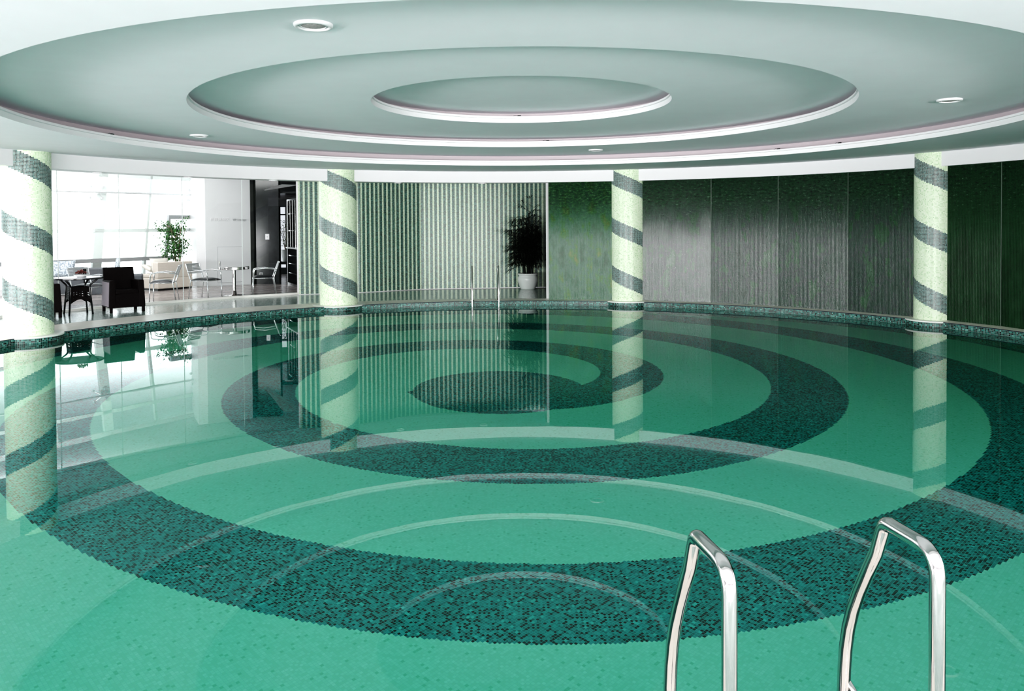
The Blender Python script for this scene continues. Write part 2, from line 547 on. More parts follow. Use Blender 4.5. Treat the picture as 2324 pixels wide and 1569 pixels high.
# ---- ribbed water wall on the right
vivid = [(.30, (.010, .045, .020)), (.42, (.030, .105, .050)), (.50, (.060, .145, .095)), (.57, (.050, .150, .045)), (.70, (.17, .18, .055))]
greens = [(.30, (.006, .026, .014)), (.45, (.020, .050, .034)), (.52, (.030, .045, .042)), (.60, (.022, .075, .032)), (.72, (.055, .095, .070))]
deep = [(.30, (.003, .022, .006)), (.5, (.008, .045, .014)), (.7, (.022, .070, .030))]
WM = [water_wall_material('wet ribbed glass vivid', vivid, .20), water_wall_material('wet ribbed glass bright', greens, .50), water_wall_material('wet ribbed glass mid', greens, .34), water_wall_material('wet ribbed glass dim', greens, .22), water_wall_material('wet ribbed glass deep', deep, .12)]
RW = 8.50
angs = []
def ang(px, py):
    p = at(px, py, 0); return atan2(p.y-PC.y, p.x-PC.x)
seams = [ang(1246, 680), ang(1440, 684), ang(1613, 689.5), ang(1766, 697), ang(1922, 708.5)]
stp = (seams[2]-seams[4])/2
for k in range(8): seams.append(seams[-1]-stp)
wr = struct_root('wall_right')
def wpt(a, R=RW): return (PC.x+R*cos(a), PC.y+R*sin(a))
for k in range(len(seams)-1):
    a0, a1 = seams[k], seams[k+1]
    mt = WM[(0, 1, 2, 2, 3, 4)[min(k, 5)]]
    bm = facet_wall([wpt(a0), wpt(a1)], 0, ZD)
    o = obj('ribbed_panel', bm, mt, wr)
    for m_ in o.data.uv_layers[0].data: m_.uv = (m_.uv[0] + 2.7*k, m_.uv[1])
for a in seams[1:8]:
    p = Vector((*wpt(a, RW-.012), 0))
    Mx = Matrix.Translation(p) @ Matrix.Rotation(a, 4, 'Z')
    obj('panel_joint', box(B(), -.005, .005, -.005, .005, 0, ZD, Mx), plain('joint strip', (.10, .14, .11), .4) if 'joint strip' not in bpy.data.materials else bpy.data.materials['joint strip'], wr)

# ---- lounge window wall, leaning inwards at the top
WB = Vector((-12.4, 21.5, 0)); WD = Vector((1.8, 2.7, 0)).normalized(); WN = Vector((WD.y, -WD.x, 0)); LEAN = .16
def wp(s, z, off=0): return WB + WD*s + WN*(LEAN*z - off) + Vector((0, 0, z))
S0, S1 = -9.5, 4.35
def wbar(bm, s0, s1, z0, z1, d0=-.05, d1=.05):
    hexa(bm, [wp(s0, z0, d0), wp(s1, z0, d0), wp(s1, z0, d1), wp(s0, z0, d1), wp(s0, z1, d0), wp(s1, z1, d0), wp(s1, z1, d1), wp(s0, z1, d1)])
    return bm
def s_of(px):     # along-wall coordinate seen at photo column px near eye level
    q = (px-1162)/F; b = WB + WN*(LEAN*1.2)
    return (q*b.y - b.x)/(WD.x - q*WD.y)
win = struct_root('window_1')
WTOP = 3.85
for px, wd in ((221, .26), (330, .07), (440, .16), (100, .1), (-40, .2)):
    s = s_of(px); obj('mullion', wbar(B(), s-wd/2, s+wd/2, 0, WTOP), M['alu'], win)
for s in (-5.5, -7.5): obj('mullion', wbar(B(), s-.1, s+.1, 0, WTOP), M['alu'], win)
obj('transom', wbar(B(), S0, S1, 1.60, 1.70), M['alu'], win)
obj('transom', wbar(B(), S0, S1, 3.15, 3.25), M['alu'], win)
obj('window_rail', wbar(B(), S0, S1-.9, .76, .87, -.2, -.06), M['greyrail'], win)
obj('window_sill', wbar(B(), S0, S1, 0, .16, -.1, .1), M['white'], win)
obj('window_head', wbar(B(), S0, S1, WTOP-.12, WTOP+.05, -.1, .1), M['white'], win)
bm = B(); bm.faces.new([bm.verts.new(p) for p in (wp(S0, 0, .03), wp(S1, 0, .03), wp(S1, WTOP, .03), wp(S0, WTOP, .03))])
obj('pane', bm, M['glass'], win)
# thin truss rail with spider fittings
obj('truss_rail', tube(B(), [wp(S0, 2.70, -.25), wp(S1, 2.72, -.25)], .028, 8), M['steel'], win)
for px in (205, 425):
    s = s_of(px); bm = B(); c0 = wp(s, 2.71, -.25)
    for ds, dz in ((-.17, .15), (.17, .15), (-.17, -.15), (.17, -.15)):
        e = wp(s+ds, 2.71+dz, -.12)
        tube(bm, [c0, e], .013, 6); tube(bm, [e-WN*.03, e+WN*.03], .035, 8)
    obj('spider_fitting', bm, M['steel'], win)
# opening sash behind the tree
sx0, sx1 = s_of(371), s_of(446)
bm = B(); wbar(bm, sx0, sx1, 1.98, 2.10, -.16, -.06); wbar(bm, sx0, sx0+.07, .87, 1.98, -.16, -.06)
obj('sash_frame', bm, M['greyrail'], win)

# ---- white lounge wall with cupboard hatch, white reveal, dark wall
LA, LB = Vector((-8.96, 23.30, 0)), Vector((-7.86, 23.90, 0)); LD = (LB-LA).normalized(); LN = Vector((LD.y, -LD.x, 0))
def lw(s, off, z): return LA + LD*s + LN*off + Vector((0, 0, z))
def lbox(bm, s0, s1, o0, o1, z0, z1):
    hexa(bm, [lw(s0, o1, z0), lw(s1, o1, z0), lw(s1, o0, z0), lw(s0, o0, z0), lw(s0, o1, z1), lw(s1, o1, z1), lw(s1, o0, z1), lw(s0, o0, z1)]); return bm
LL = (LB-LA).length
struct('wall_lounge', lbox(B(), -.02, LL, -.15, 0, 0, ZL), M['wallwhite'])
struct('wall_reveal', lbox(B(), -.27, -.02, -1.6, -.02, 0, ZL), M['white'])
hatch = struct_root('door_1', LA)
hs0, hs1 = .31, 1.0
def lrel(bm, s0, s1, o0, o1, z0, z1):
    lbox(bm, s0, s1, o0, o1, z0, z1)
    for v in bm.verts: v.co -= LA
    return bm
obj('hatch_leaf', lrel(B(), hs0, hs1, 0, .012, .10, 1.14), M['wallwhite'], hatch)
bm = B()
for q in ((hs0-.012, hs0, .09, 1.15), (hs1, hs1+.012, .09, 1.15), (hs0, hs1, 1.14, 1.152), (hs0, hs1, .088, .10)):
    lbox(bm, q[0], q[1], 0, .016, q[2], q[3])
for v in bm.verts: v.co -= LA
obj('hatch_frame', bm, M['greyrail'], hatch)
obj('handle', lrel(B(), hs0+.03, hs0+.055, .012, .04, .60, .72), M['chrome'], hatch)
# dark corridor
dk = struct('wall_corridor', box(B(), -7.84, -7.05, 24.05, 24.25, 0, ZL), M['dark'])
struct('wall_corridor.001', lbox(B(), LL, LL+.10, -.6, .0, 0, ZL), M['black'])
struct('wall_end', box(B(), -9.6, -2.0, 29.0, 29.2, 0, ZL), M['dark'])
struct('wall_side', box(B(), -4.9, -4.75, 20.6, 29, 0, ZL), M['dark'])
bm = B(); bm.faces.new([bm.verts.new((x_, y_, 2.80)) for x_, y_ in ((-7.3, 23.5), (-5.42, 20.4), (-5.80, 20.1), (-7.12, 22.9))])
struct('ceiling.006', bm, plain('corridor ceiling', (.9, .92, .93), .5))
struct('ceiling.007', box(B(), -9.2, -4.6, 24.26, 29.2, 2.75, 2.8), M['dark'])
# lit window at the corridor end
w2 = struct_root('window_2')
PW = [-8.75, -7.75]
obj('window_frame', box(box(box(B(), -9.2, -9.1, 28.86, 29, .25, 2.45), -8.22, -8.16, 28.86, 29, .25, 2.45), -9.1, -8.22, 28.86, 29, 2.15, 2.2), M['black'], w2)
sk = NT('bright daylight beyond'); em = sk.n('ShaderNodeEmission'); em.inputs[0].default_value = (.9, .93, 1, 1); em.inputs[1].default_value = .9
sk.l(em.outputs[0], sk.out.inputs[0])
obj('pane', box(B(), -9.1, -8.22, 28.95, 28.985, .25, 2.45), sk.m, w2)
# light switch
t_ = thing('light_switch', 'small white wall switch plate on the dark corridor wall', 'switch', (-7.40, 24.05, 1.43))
pp = obj('plate', box(B(), -.06, .06, -.012, 0, -.085, .085), M['white'], t_, bevel=.004)
obj('rocker', box(B(), -.012, .012, -.018, -.012, -.02, .02), M['greyrail'], pp)
t_ = thing('wall_socket', 'small dark power outlet low on the dark wall beside the round steel table', 'socket', (-7.60, 24.05, .30))
pp = obj('plate', box(B(), -.05, .05, -.012, 0, -.05, .05), M['greyrail'], t_, bevel=.004)
obj('socket_face', box(B(), -.03, .03, -.016, -.012, -.03, .03), M['black'], pp)
# bar cabinet with shelves
CA, CB = Vector((-6.81, 24.0, 0)), Vector((-5.97, 22.3, 0))
ca = math.atan2((CB-CA).y, (CB-CA).x)
cab = thing('shelf_cabinet', 'tall black shelf cabinet with chrome rods in the corridor behind the glass', 'cabinet', CA, ca)
CL = (CB-CA).length
bm = B(); box(bm, 0, CL, .02, .42, 0, .06); box(bm, 0, CL, .40, .45, 0, 2.55); box(bm, 0, .04, .02, .45, 0, 2.55); box(bm, CL-.04, CL, .02, .45, 0, 2.55); box(bm, 0, CL, .02, .45, 2.5, 2.55)
obj('carcass', bm, M['black'], cab)
obj('counter_top', box(B(), -.01, CL+.01, -.02, .42, 1.08, 1.12), M['steel'], cab, bevel=.004)
for z in (.34, .62, .86, 1.6, 2.1): obj('shelf', box(B(), .04, CL-.04, .04, .40, z, z+.025), M['dark'], cab)
for x in (.25, .62, .98, 1.38): obj('rod', tube(B(), [(x, .0, 1.12), (x, .0, 2.5)], .006, 8), M['chrome'], cab)
# bench and pot plant in the corridor
t_ = thing('low_bench', 'black low bench under the corridor plant', 'bench', (-7.75, 27.4, 0))
obj('bench_top', box(B(), -.62, .62, -.22, .22, .44, .54), M['black'], t_, bevel=.01)
for x in (-.55, .55): obj('leg', box(B(), x-.04, x+.04, -.2, .2, 0, .44), M['black'], t_, bevel=.005)

def leaf_quad(bm, p, d, L, W, droop=.2):
    d = d.normalized()
    side = d.cross(Vector((0, 0, 1)))
    if side.length < .05: side = Vector((1, 0, 0))
    side.normalize()
    a = p; m = p + d*L*.45 + Vector((0, 0, -droop*L*.15)); e = p + d*L + Vector((0, 0, -droop*L*.6))
    v = [bm.verts.new(q) for q in (a, m+side*W/2, e, m-side*W/2)]
    bm.faces.new(v)

t_ = thing('corridor_plant', 'small leafy plant in a pale tapered pot by the lit corridor window', 'plant', (-7.82, 27.4, .54))
obj('pot', lathe(B(), [(0, 0), (.10, 0), (.16, .40), (.14, .40), (.13, .36), (0, .36)], 24), M['pot'], t_, smooth=False)
bm = B()
for i in range(7): tube(bm, [(0, 0, .36), (rnd.uniform(-.08, .08), rnd.uniform(-.08, .08), .8), (rnd.uniform(-.2, .2), rnd.uniform(-.2, .2), 1.25)], .008, 5)
obj('stem', bm, M['bark'], t_)
bm = B()
for i in range(200):
    a = rnd.uniform(0, 2*pi); z = rnd.uniform(.5, 1.4); r = rnd.uniform(.02, .22)
    leaf_quad(bm, Vector((r*cos(a), r*sin(a), z)), Vector((cos(a), sin(a), rnd.uniform(-.2, .6))), rnd.uniform(.1, .18), .05)
obj('foliage', bm, M['leaf'], t_)

# ---- lettering on the white lounge wall
def lettering(name, text, size, s, z, mat):
    cu = bpy.data.curves.new(name, 'FONT'); cu.body = text; cu.size = size; cu.extrude = .006
    o = bpy.data.objects.new(name, cu); COL.objects.link(o)
    dg = bpy.context.evaluated_depsgraph_get()
    me = bpy.data.meshes.new_from_object(o.evaluated_get(dg))
    bpy.data.objects.remove(o)
    me.materials.clear()
    return me
sign = thing('wall_sign', 'raised silver lounge lettering in Chinese and English on the white wall', 'sign', lw(.11, .012, 1.92), atan2(LD.y, LD.x))
x = 0
for txt, sz, wdt in (('贵宾休息区', .108, .72), ('VIP Lounge', .088, 0)):
    me = lettering('sign_text', txt, sz, 0, 0, None)
    w_ = max((v.co.x for v in me.vertices), default=0)
    o = link('lettering', me, M['white'] if sz > .1 else M['greyrail'], sign)
    o.rotation_euler = (pi/2, 0, 0); o.location = (x, 0, 0)
    x += w_ + .09

# ---- glass partition in front of the lounge (butt-jointed panes)
GP = [(121, 710.5), (134, 709.3), (273.5, 696.2), (416.5, 685.6), (551.5, 675.5), (679, 668.4)]
gp = [at(a, b, 0) for a, b in GP]
gp.insert(0, Vector((-10.6, 14.2, 0)))
for i, (a, b) in enumerate(zip(gp, gp[1:])):
    root = struct_root('window_%d' % (i+3))
    d = (b-a).normalized(); n = Vector((d.y, -d.x, 0))
    bm = B(); bm.faces.new([bm.verts.new(p) for p in (a+Vector((0, 0, .05)), b+Vector((0, 0, .05)), b+Vector((0, 0, ZD)), a+Vector((0, 0, ZD)))])
    obj('pane', bm, M['glass'], root)
    bm = B(); hexa(bm, [a-n*.05, b-n*.05, b+n*.05, a+n*.05] + [q+Vector((0, 0, .05)) for q in (a-n*.05, b-n*.05, b+n*.05, a+n*.05)])
    obj('floor_channel', bm, M['rim'], root)
    if i > 0:
        bm = B(); hexa(bm, [a-d*.007-n*.008, a+d*.007-n*.008, a+d*.007+n*.008, a-d*.007+n*.008] + [q+Vector((0, 0, ZD)) for q in (a-d*.007-n*.008, a+d*.007-n*.008, a+d*.007+n*.008, a-d*.007+n*.008)])
        obj('glass_joint', bm, M['alu'], root)
e = gp[-1]
struct('trim_9', box(B(), e.x-.03, e.x+.03, e.y-.06, e.y+.05, 0, ZD), M['white'])

# ================================================================== THINGS
# ---- mosaic columns
cols = [((-7.865, 12.902), .360, 62, 529, 'mosaic column with dark helical bands at the left edge, before the wicker chairs'),
        ((-3.848, 17.606), .410, 768, 527.5, 'mosaic column with dark helical bands in front of the striped mosaic wall'),
        ((2.660, 18.197), .409, 1425.5, 528.8, 'mosaic column with dark helical bands just right of the white edge post'),
        ((7.602, 14.240), .366, 2125.5, 542.7, 'mosaic column with dark helical bands before the right-hand ribbed wet panels')]
for (cx, cy_), r, px, py, lab in cols:
    root = thing('mosaic_column', lab, 'column', (cx, cy_, 0), 0, 'helically banded mosaic columns round the pool')
    face = atan2(-cy_, -cx)
    dist = hypot(cx, cy_) - r
    hz = 551.56 - F*math.tan(PITCH) + ROLL*(px-1162)
    zc = EYE - (py-hz)*(cy_-r)/F
    bm = B(); uvl = bm.loops.layers.uv.verify(); n = 96
    z0, z1 = 0.0, ZFT+.06
    va = []; vb = []
    for k in range(n+1):
        a = face - pi + 2*pi*k/n
        if k < n:
            va.append(bm.verts.new((r*cos(a), r*sin(a), z0))); vb.append(bm.verts.new((r*cos(a), r*sin(a), z1)))
    for k in range(n):
        k2 = (k+1) % n
        f = bm.faces.new((va[k], va[k2], vb[k2], vb[k])); f.smooth = True
        u0, u1 = (-pi+2*pi*k/n)*.41, (-pi+2*pi*(k+1)/n)*.41
        for lp, q in zip(f.loops, ((u0, z0-zc), (u1, z0-zc), (u1, z1-zc), (u0, z1-zc))): lp[uvl].uv = q
    o = obj('shaft', bm, M['column'], root)
    bm = B(); uvl = bm.loops.layers.uv.verify()
    rp = r*1.36
    loopA = [Vector((rp*cos(2*pi*k/64), rp*sin(2*pi*k/64), ZF)) for k in range(64)]
    loopB = [Vector((p.x, p.y, -.022)) for p in loopA]
    uv_strip(bm, loopA, loopB, ZF, -.022)
    pl = obj('plinth', bm, M['band'], root)
    obj('plinth_cap', lathe(B(), [(rp, -.022), (rp+.012, -.018), (rp+.012, .002), (rp, .008), (r-.01, .008)], 64), M['rim'], pl)

# ---- ceiling lights
def ceiling_light(px, py, z, r, lab, tilt=0):
    p = at(px, py, z)
    t = thing('ceiling_light', lab, 'ceiling light', p, 0, 'recessed round ceiling lights')
    tr = obj('trim_ring', lathe(B(), [(r, 0), (r, -.012), (r*.93, -.022), (r*.80, -.022), (r*.76, -.008), (r*.76, .0)], 40), M['white'], t, smooth=True)
    obj('inner_ring', lathe(B(), [(r*.72, -.001), (r*.72, -.014), (r*.64, -.016), (r*.62, -.001)], 40), M['white'], tr)
    obj('lens', lathe(B(), [(0, -.020), (r*.4, -.018), (r*.63, -.010)], 40), M['grille'], tr, smooth=True)
    return t
ceiling_light(711, 55, Z2, .130, 'largest round recessed ceiling light, nearest the camera at upper left')
ceiling_light(452, 307, Z2, .130, 'recessed ceiling light between the outer rings on the left, above the lounge')
ceiling_light(1352, 340, Z2, .130, 'recessed ceiling light between the outer rings, above the third column')
ceiling_light(2155, 226, Z2, .130, 'recessed ceiling light between the outer rings at the far right')
def small_light(px, lab):
    # in the underside of the ceiling beam
    q = (px-1162)/F; R_ = RF+.20
    A = 1+q*q; b_ = -(q*CF[0]+CF[1]); c_ = CF[0]**2+CF[1]**2-R_**2
    y = (-b_+sqrt(b_*b_-A*c_))/A
    t = thing('spotlight', lab, 'spotlight', (q*y, y, ZFB), 0, 'tiny spotlights under the white ceiling beam')
    tr = obj('trim_ring', lathe(B(), [(.09, 0), (.09, -.012), (.065, -.014), (.06, 0)], 24), M['white'], t)
    obj('lens', lathe(B(), [(0, -.008), (.062, -.006)], 24), M['paper'], tr)
small_light(225, 'tiny spotlight under the beam, nearest the left-edge column')
small_light(430, 'tiny spotlight under the beam above the ficus tree')
small_light(622, 'tiny spotlight under the beam above the dark corridor')
small_light(905, 'tiny spotlight under the beam just right of the second column')
small_light(1095, 'tiny spotlight under the beam above the far pool ladder')

# ---- small dark cable stubs lying on the ceiling ledges
for px, py, c_, R_, z_, lab in ((1178, 262, C1, R1, Z1, 'tiny dark cable stub on the innermost ceiling ring ledge'),
                           (1240, 317, C1, R2, Z2, 'tiny dark cable stub on the middle ceiling ring ledge'),
                           (216, 307, C3, R3, Z3, 'tiny dark cable stub on the outer ceiling ring ledge, upper left'),
                           (1757, 338, C3, R3, Z3, 'tiny dark cable stub on the outer ceiling ring ledge, left of its larger right-hand twin'),
                           (1898, 325, C3, R3, Z3, 'largest dark cable stub on the outer ceiling ring ledge, upper right')):
    q = at(px, py, z_+LIP); a = atan2(q.y-c_[1], q.x-c_[0])
    t = thing('cable_stub', lab, 'cable', (c_[0]+R_*cos(a), c_[1]+R_*sin(a), z_+LIP), a+pi/2, 'cable stubs on the ceiling ledges')
    obj('plug', box(B(), -.03, .02, -.010, .015, 0, .016), M['black'], t, bevel=.003)
    obj('wire', tube(B(), [(.02, 0, .008), (.05, .004, .016), (.08, .01, .005)], .003, 6), M['black'], t)

# ---- ladders
def rail_path(h):
    # local: +y towards the pool; deck at z = 0
    top = fillet([(0, 0, 0), (0, 0, h), (0, .222, h), (0, .262, h-.105)], [.075, .040], 10)
    low = [(.262, h-.105), (.305, h-.181), (.345, h-.255), (.378, h-.325), (.402, h-.395), (.417, h-.465), (.425, h-.535), (.43, h-.62), (.432, -.2), (.432, -.95)]
    return top[:-1] + [Vector((0, a, b)) for a, b in low]
def ladder(loc, rz, sep, h, lab, r=.020, zs=(-.05, -.35, -.65)):
    t = thing('pool_ladder', lab, 'pool ladder', loc, rz)
    for s in (-1, 1):
        hr = obj('handrail', tube(B(), [(s*sep/2+p.x, p.y, p.z) for p in rail_path(h)], r, 18), M['chrome'], t, smooth=True)
        obj('floor_flange', lathe(B(), [(.02, 0), (.055, 0), (.055, .008), (.028, .018), (.02, .018)], 24, (s*sep/2, 0)), M['chrome'], hr, smooth=True)
    for z in zs:
        y = .432; bm = B(); box(bm, -sep/2-.01, sep/2+.01, y-.045, y+.045, z-.012, z+.012)
        obj('tread', bm, M['steel'], t, bevel=.006)
    return t
near = ladder((.8166, 2.0, 0), .152, .570, .862, 'stainless steel pool ladder with two bent handrails in the right foreground')
obj('wall_brace', tube(B(), [(.285, .425, .300), (.335, .37, .20), (.36, .262, -.05)], .009, 10), M['chrome'], near, smooth=True)
fa = at(1099, 684, 0)
ladder((fa.x+.01, 18.30, 0), pi+.07, .60, .80, 'distant stainless steel pool ladder at the far edge before the striped wall', .02, (-.38, -.68))

# ---- dark potted palm
palm = thing('potted_palm', 'dark bushy palm in a white glazed pot before the striped wall', 'plant', (.42, 21.50, 0))
pt = obj('pot', lathe(B(), [(0, 0), (.19, 0), (.205, .03), (.215, .05), (.255, .16), (.275, .27), (.265, .33), (.245, .36), (.25, .385), (.275, .40), (.275, .43), (.255, .43), (.235, .37), (0, .37)], 48), M['pot'], palm, smooth=True)
obj('soil', lathe(B(), [(0, .375), (.236, .372)], 32), M['soil'], pt)
bm = B(); tips = []
for i in range(16):
    a = rnd.uniform(0, 2*pi); r0 = rnd.uniform(.02, .16); h = rnd.uniform(1.0, 2.12)
    p0 = Vector((r0*cos(a), r0*sin(a), .37)); p1 = Vector((r0*1.6*cos(a), r0*1.6*sin(a), h*.6)); p2 = Vector((r0*2.2*cos(a)+rnd.uniform(-.1, .1), r0*2.2*sin(a), h))
    tube(bm, [p0, p1, p2], [.018, .015, .010], 6); tips.append((p1, p2))
obj('stem', bm, M['palm'], palm)
bm = B()
for p1, p2 in tips:
    for j in range(22):
        t = rnd.uniform(-.1, 1.0); p = p1.lerp(p2, t)
        a = rnd.uniform(0, 2*pi); el = rnd.uniform(-.25, .95)
        d = Vector((cos(a)*cos(el), sin(a)*cos(el), sin(el)))
        stalk = p + d*rnd.uniform(.15, .46)
        if stalk.x > .30: stalk.x = .30 + (stalk.x-.30)*.25
        if stalk.y > .40: stalk.y = .40
        tube(bm, [p, stalk], .004, 4, cap=False)
        up = Vector((0, 0, 1)); s1 = d.cross(up).normalized(); s2 = s1.cross(d)
        for q in range(9):
            th = (q-4)*.36
            dd = d*cos(th) + s1*sin(th) + s2*rnd.uniform(-.15, .15)
            L = rnd.uniform(.24, .38)
            if stalk.x + dd.x*L > .41: continue
            if stalk.y + dd.y*L > .46: continue
            leaf_quad(bm, stalk, dd, L, .030, .7)
obj('frond', bm, M['palm'], palm)

# ---- metal armchairs
def metal_chair(lab, cx, cy_, face):
    t = thing('metal_armchair', lab, 'chair', (cx, cy_, 0), face, 'chrome framed lounge armchairs behind the glass')
    for s in (-1, 1):
        y = s*.265
        obj('leg', tube(B(), [(.27, y, 0), (.255, y, .44)], .012, 8), M['chairchrome'], t, smooth=True)
        obj('leg', tube(B(), fillet([(-.30, y*.93, 0), (-.235, y*.93, .44), (-.37, y*.93, .83)], .06, 5), .0125, 8), M['chairchrome'], t, smooth=True)
        obj('armrest', tube(B(), fillet([(.255, y, .44), (.24, y, .655), (-.02, y, .685), (-.315, y*.95, .645)], [.07, .3], 6), .0125, 8), M['chairchrome'], t, smooth=True)
    bm = B(); tube(bm, [(-.235, -.245, .43), (.255, -.262, .43), (.255, .262, .43), (-.235, .245, .43), (-.235, -.245, .43)], .011, 8)
    obj('seat_frame', bm, M['chairchrome'], t, smooth=True)
    bm = B(); N = 10; g = {}
    for i in range(N+1):
        for j in range(N+1):
            u, v = i/N*2-1, j/N*2-1
            hgt = .055*max(0, (1-abs(u)**3.0))**.5*max(0, (1-abs(v)**3.0))**.5
            g[i, j] = bm.verts.new((.01+u*.25, v*.245, .445+hgt))
    for i in range(N):
        for j in range(N): bm.faces.new((g[i, j], g[i+1, j], g[i+1, j+1], g[i, j+1]))
    box(bm, -.24, .26, -.245, .245, .435, .446)
    obj('seat', bm, M['seat'], t, smooth=True)
    bm = B()
    for k in range(7):
        z0 = .60 + k*.033; x0 = -.29 - (z0-.60)*.34
        hexa(bm, [(x0-.004, -.245, z0), (x0+.004, -.245, z0), (x0+.004, .245, z0), (x0-.004, .245, z0), (x0-.014, -.245, z0+.027), (x0-.006, -.245, z0+.027), (x0-.006, .245, z0+.027), (x0-.014, .245, z0+.027)])
    tube(bm, [(-.375, -.246, .832), (-.375, .246, .832)], .012, 8)
    obj('backrest', bm, M['steel'], t)
    return t
metal_chair('chrome armchair behind the glass, partly hidden by the round wicker table', -9.35, 17.55, radians(-25))
metal_chair('chrome armchair with black seat facing left beside the cream sofa', -8.22, 18.72, radians(-165))
metal_chair('chrome armchair with black seat facing right, left of the round steel table', -7.50, 19.42, radians(-16))
metal_chair('chrome armchair facing left before the dark corridor', -6.36, 20.33, radians(-160))

# ---- round steel table
t = thing('round_table', 'round polished steel pedestal table between the lounge armchairs', 'table', (-7.02, 20.05, 0))
obj('tabletop', lathe(B(), [(0, .66), (.355, .66), (.365, .67), (.365, .725), (.355, .735), (0, .735)], 56), M['chrome'], t, smooth=False)
obj('pole', lathe(B(), [(.042, .02), (.042, .66)], 24), M['chrome'], t, smooth=True)
obj('base', lathe(B(), [(0, 0), (.24, 0), (.24, .012), (.06, .03), (.045, .12), (0.03, .12)], 40), M['chrome'], t, smooth=True)

# ---- wicker armchairs
def wicker_chair(lab, cx, cy_, face, lit=False):
    """local front is -y"""
    t = thing('wicker_armchair', lab, 'armchair', (cx, cy_, 0), face, 'dark wicker armchairs beside the pool')
    W, D = .325, .33
    bm = B(); hexa(bm, [(-W+.10, -D+.02, .10), (W-.10, -D+.02, .10), (W-.10, D-.05, .10), (-W+.10, D-.05, .10), (-W+.10, -D+.02, .37), (W-.10, -D+.02, .40), (W-.10, D-.05, .38), (-W+.10, D-.05, .38)])
    obj('front_panel', bm, M['wicker'], t, bevel=.012)
    obj('seat_cushion', box(B(), -W+.105, W-.105, -D+.01, D-.10, .37, .46), M['wicker'], t, bevel=.03, seg=3)
    for s in (-1, 1):
        x0, x1 = (s*W, s*(W-.11))
        xa, xb = min(x0, x1), max(x0, x1); sp = .02
        bm = B(); hexa(bm, [(xa-(sp if s < 0 else 0), -D, .10), (xb+(sp if s > 0 else 0), -D, .10), (xb+(sp if s > 0 else 0), D, .10), (xa-(sp if s < 0 else 0), D, .10), (xa, -D+.03, .655), (xb, -D+.03, .655), (xb, D-.02, .645), (xa, D-.02, .645)])
        ar = obj('armrest', bm, M['wicker'], t, bevel=.02, seg=3)
        if s < 0 and lit:  # overlay carrying the painted light of the chair's left side
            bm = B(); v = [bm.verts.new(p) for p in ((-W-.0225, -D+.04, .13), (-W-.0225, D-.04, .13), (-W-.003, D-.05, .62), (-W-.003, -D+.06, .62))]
            bm.faces.new(v); tag(obj('lit_side_overlay', bm, M['wickerside'], ar), 'woven side overlay with side light painted in pale')
    bm = B(); hexa(bm, [(-W+.02, D-.13, .30), (W-.02, D-.13, .30), (W-.02, D, .14), (-W+.02, D, .14), (-W+.03, D+.02, .90), (W-.03, D+.02, .90), (W-.03, D+.10, .90), (-W+.03, D+.10, .90)])
    obj('backrest', bm, M['wicker'], t, bevel=.02, seg=3)
    for sx in (-1, 1):
        for y in (-D+.035, D-.04):
            obj('leg', box(B(), sx*(W-.02)-.027, sx*(W-.02)+.027, y-.027, y+.027, 0, .11), M['wicker'], t, bevel=.004)
    return t
wicker_chair('dark wicker armchair facing the pool, right of the round wicker table', -8.05, 16.43, radians(40), True)
wicker_chair('dark wicker armchair mostly hidden behind the left-edge column', -9.15, 15.36, radians(130))

# ---- wicker side table
tb = thing('wicker_table', 'round dark wicker table with splayed legs beside the wicker armchairs', 'table', (-8.70, 15.91, 0))
obj('tabletop', lathe(B(), [(0, .705), (.44, .705), (.455, .715), (.455, .728), (.44, .735), (0, .735)], 56), M['black'], tb)
obj('glass_top', lathe(B(), [(0, .736), (.43, .736), (.43, .742), (0, .742)], 56), plain('pale table glass', (.75, .76, .80), .08), tb)
def rp4(k, r, z):
    a = k*pi/2 - .06
    return Vector((r*cos(a), r*sin(a), z))
for k in range(4):
    obj('leg', tube(B(), fillet([rp4(k, .30, 0), rp4(k, .245, .48), rp4(k, .235, .58), rp4(k, .40, .705)], [.1, .25], 6), .018, 8), M['black'], tb, smooth=True)
bm = B()
for k in range(4):
    a0, a1 = rp4(k, .25, 0), rp4(k+1, .25, 0)
    # skirt with an arched lower edge, woven with small openings
    N = 14
    for i in range(N):
        for j in range(12):
            if j in (3, 5, 7) and i % 2 == 0 and 1 < i < N-1: continue
            P = []
            for (ii, jj) in ((i, j), (i+1, j), (i+1, j+1), (i, j+1)):
                u = ii/N; lo = .21 + .10*sin(pi*u); z = lo + (.555-lo)*jj/12
                r = .29 - (z-.12)*.11
                P.append(rp4(k, r, z).lerp(rp4(k+1, r, z), u))
            bm.faces.new([bm.verts.new(p) for p in P])
obj('woven_skirt', bm, M['wicker'], tb)
# things on the wicker table
bl = thing('bowl', 'white shallow bowl of dried petals on the wicker table', 'bowl', (-8.66, 15.95, .742))
obj('bowl_body', lathe(B(), [(0, 0), (.06, 0), (.13, .035), (.135, .045), (.125, .042), (.05, .012), (0, .012)], 40), M['paper'], bl, smooth=True)
bm = B()
for i in range(160):
    a = rnd.uniform(0, 2*pi); r = .095*sqrt(rnd.random()); z = .065 + .07*(1-(r/.12)**2)*rnd.random()
    leaf_quad(bm, Vector((r*cos(a), r*sin(a), z)), Vector((rnd.uniform(-1, 1), rnd.uniform(-1, 1), rnd.uniform(-.3, .8))), .04, .03)
o = obj('dried_petals', bm, M['petal'], loc=(-8.66, 15.95, .742)); tag(o, 'heap of reddish dried petals in the white bowl', 'dried flowers', kind='stuff')
gl = thing('drinking_glass', 'clear tall drinking glass standing behind the petal bowl', 'glass', (-8.70, 16.16, .742))
obj('glass_body', lathe(B(), [(0, 0), (.033, 0), (.036, .15), (.033, .15), (.030, .012), (0, .012)], 24), M['glass'], gl, smooth=True)
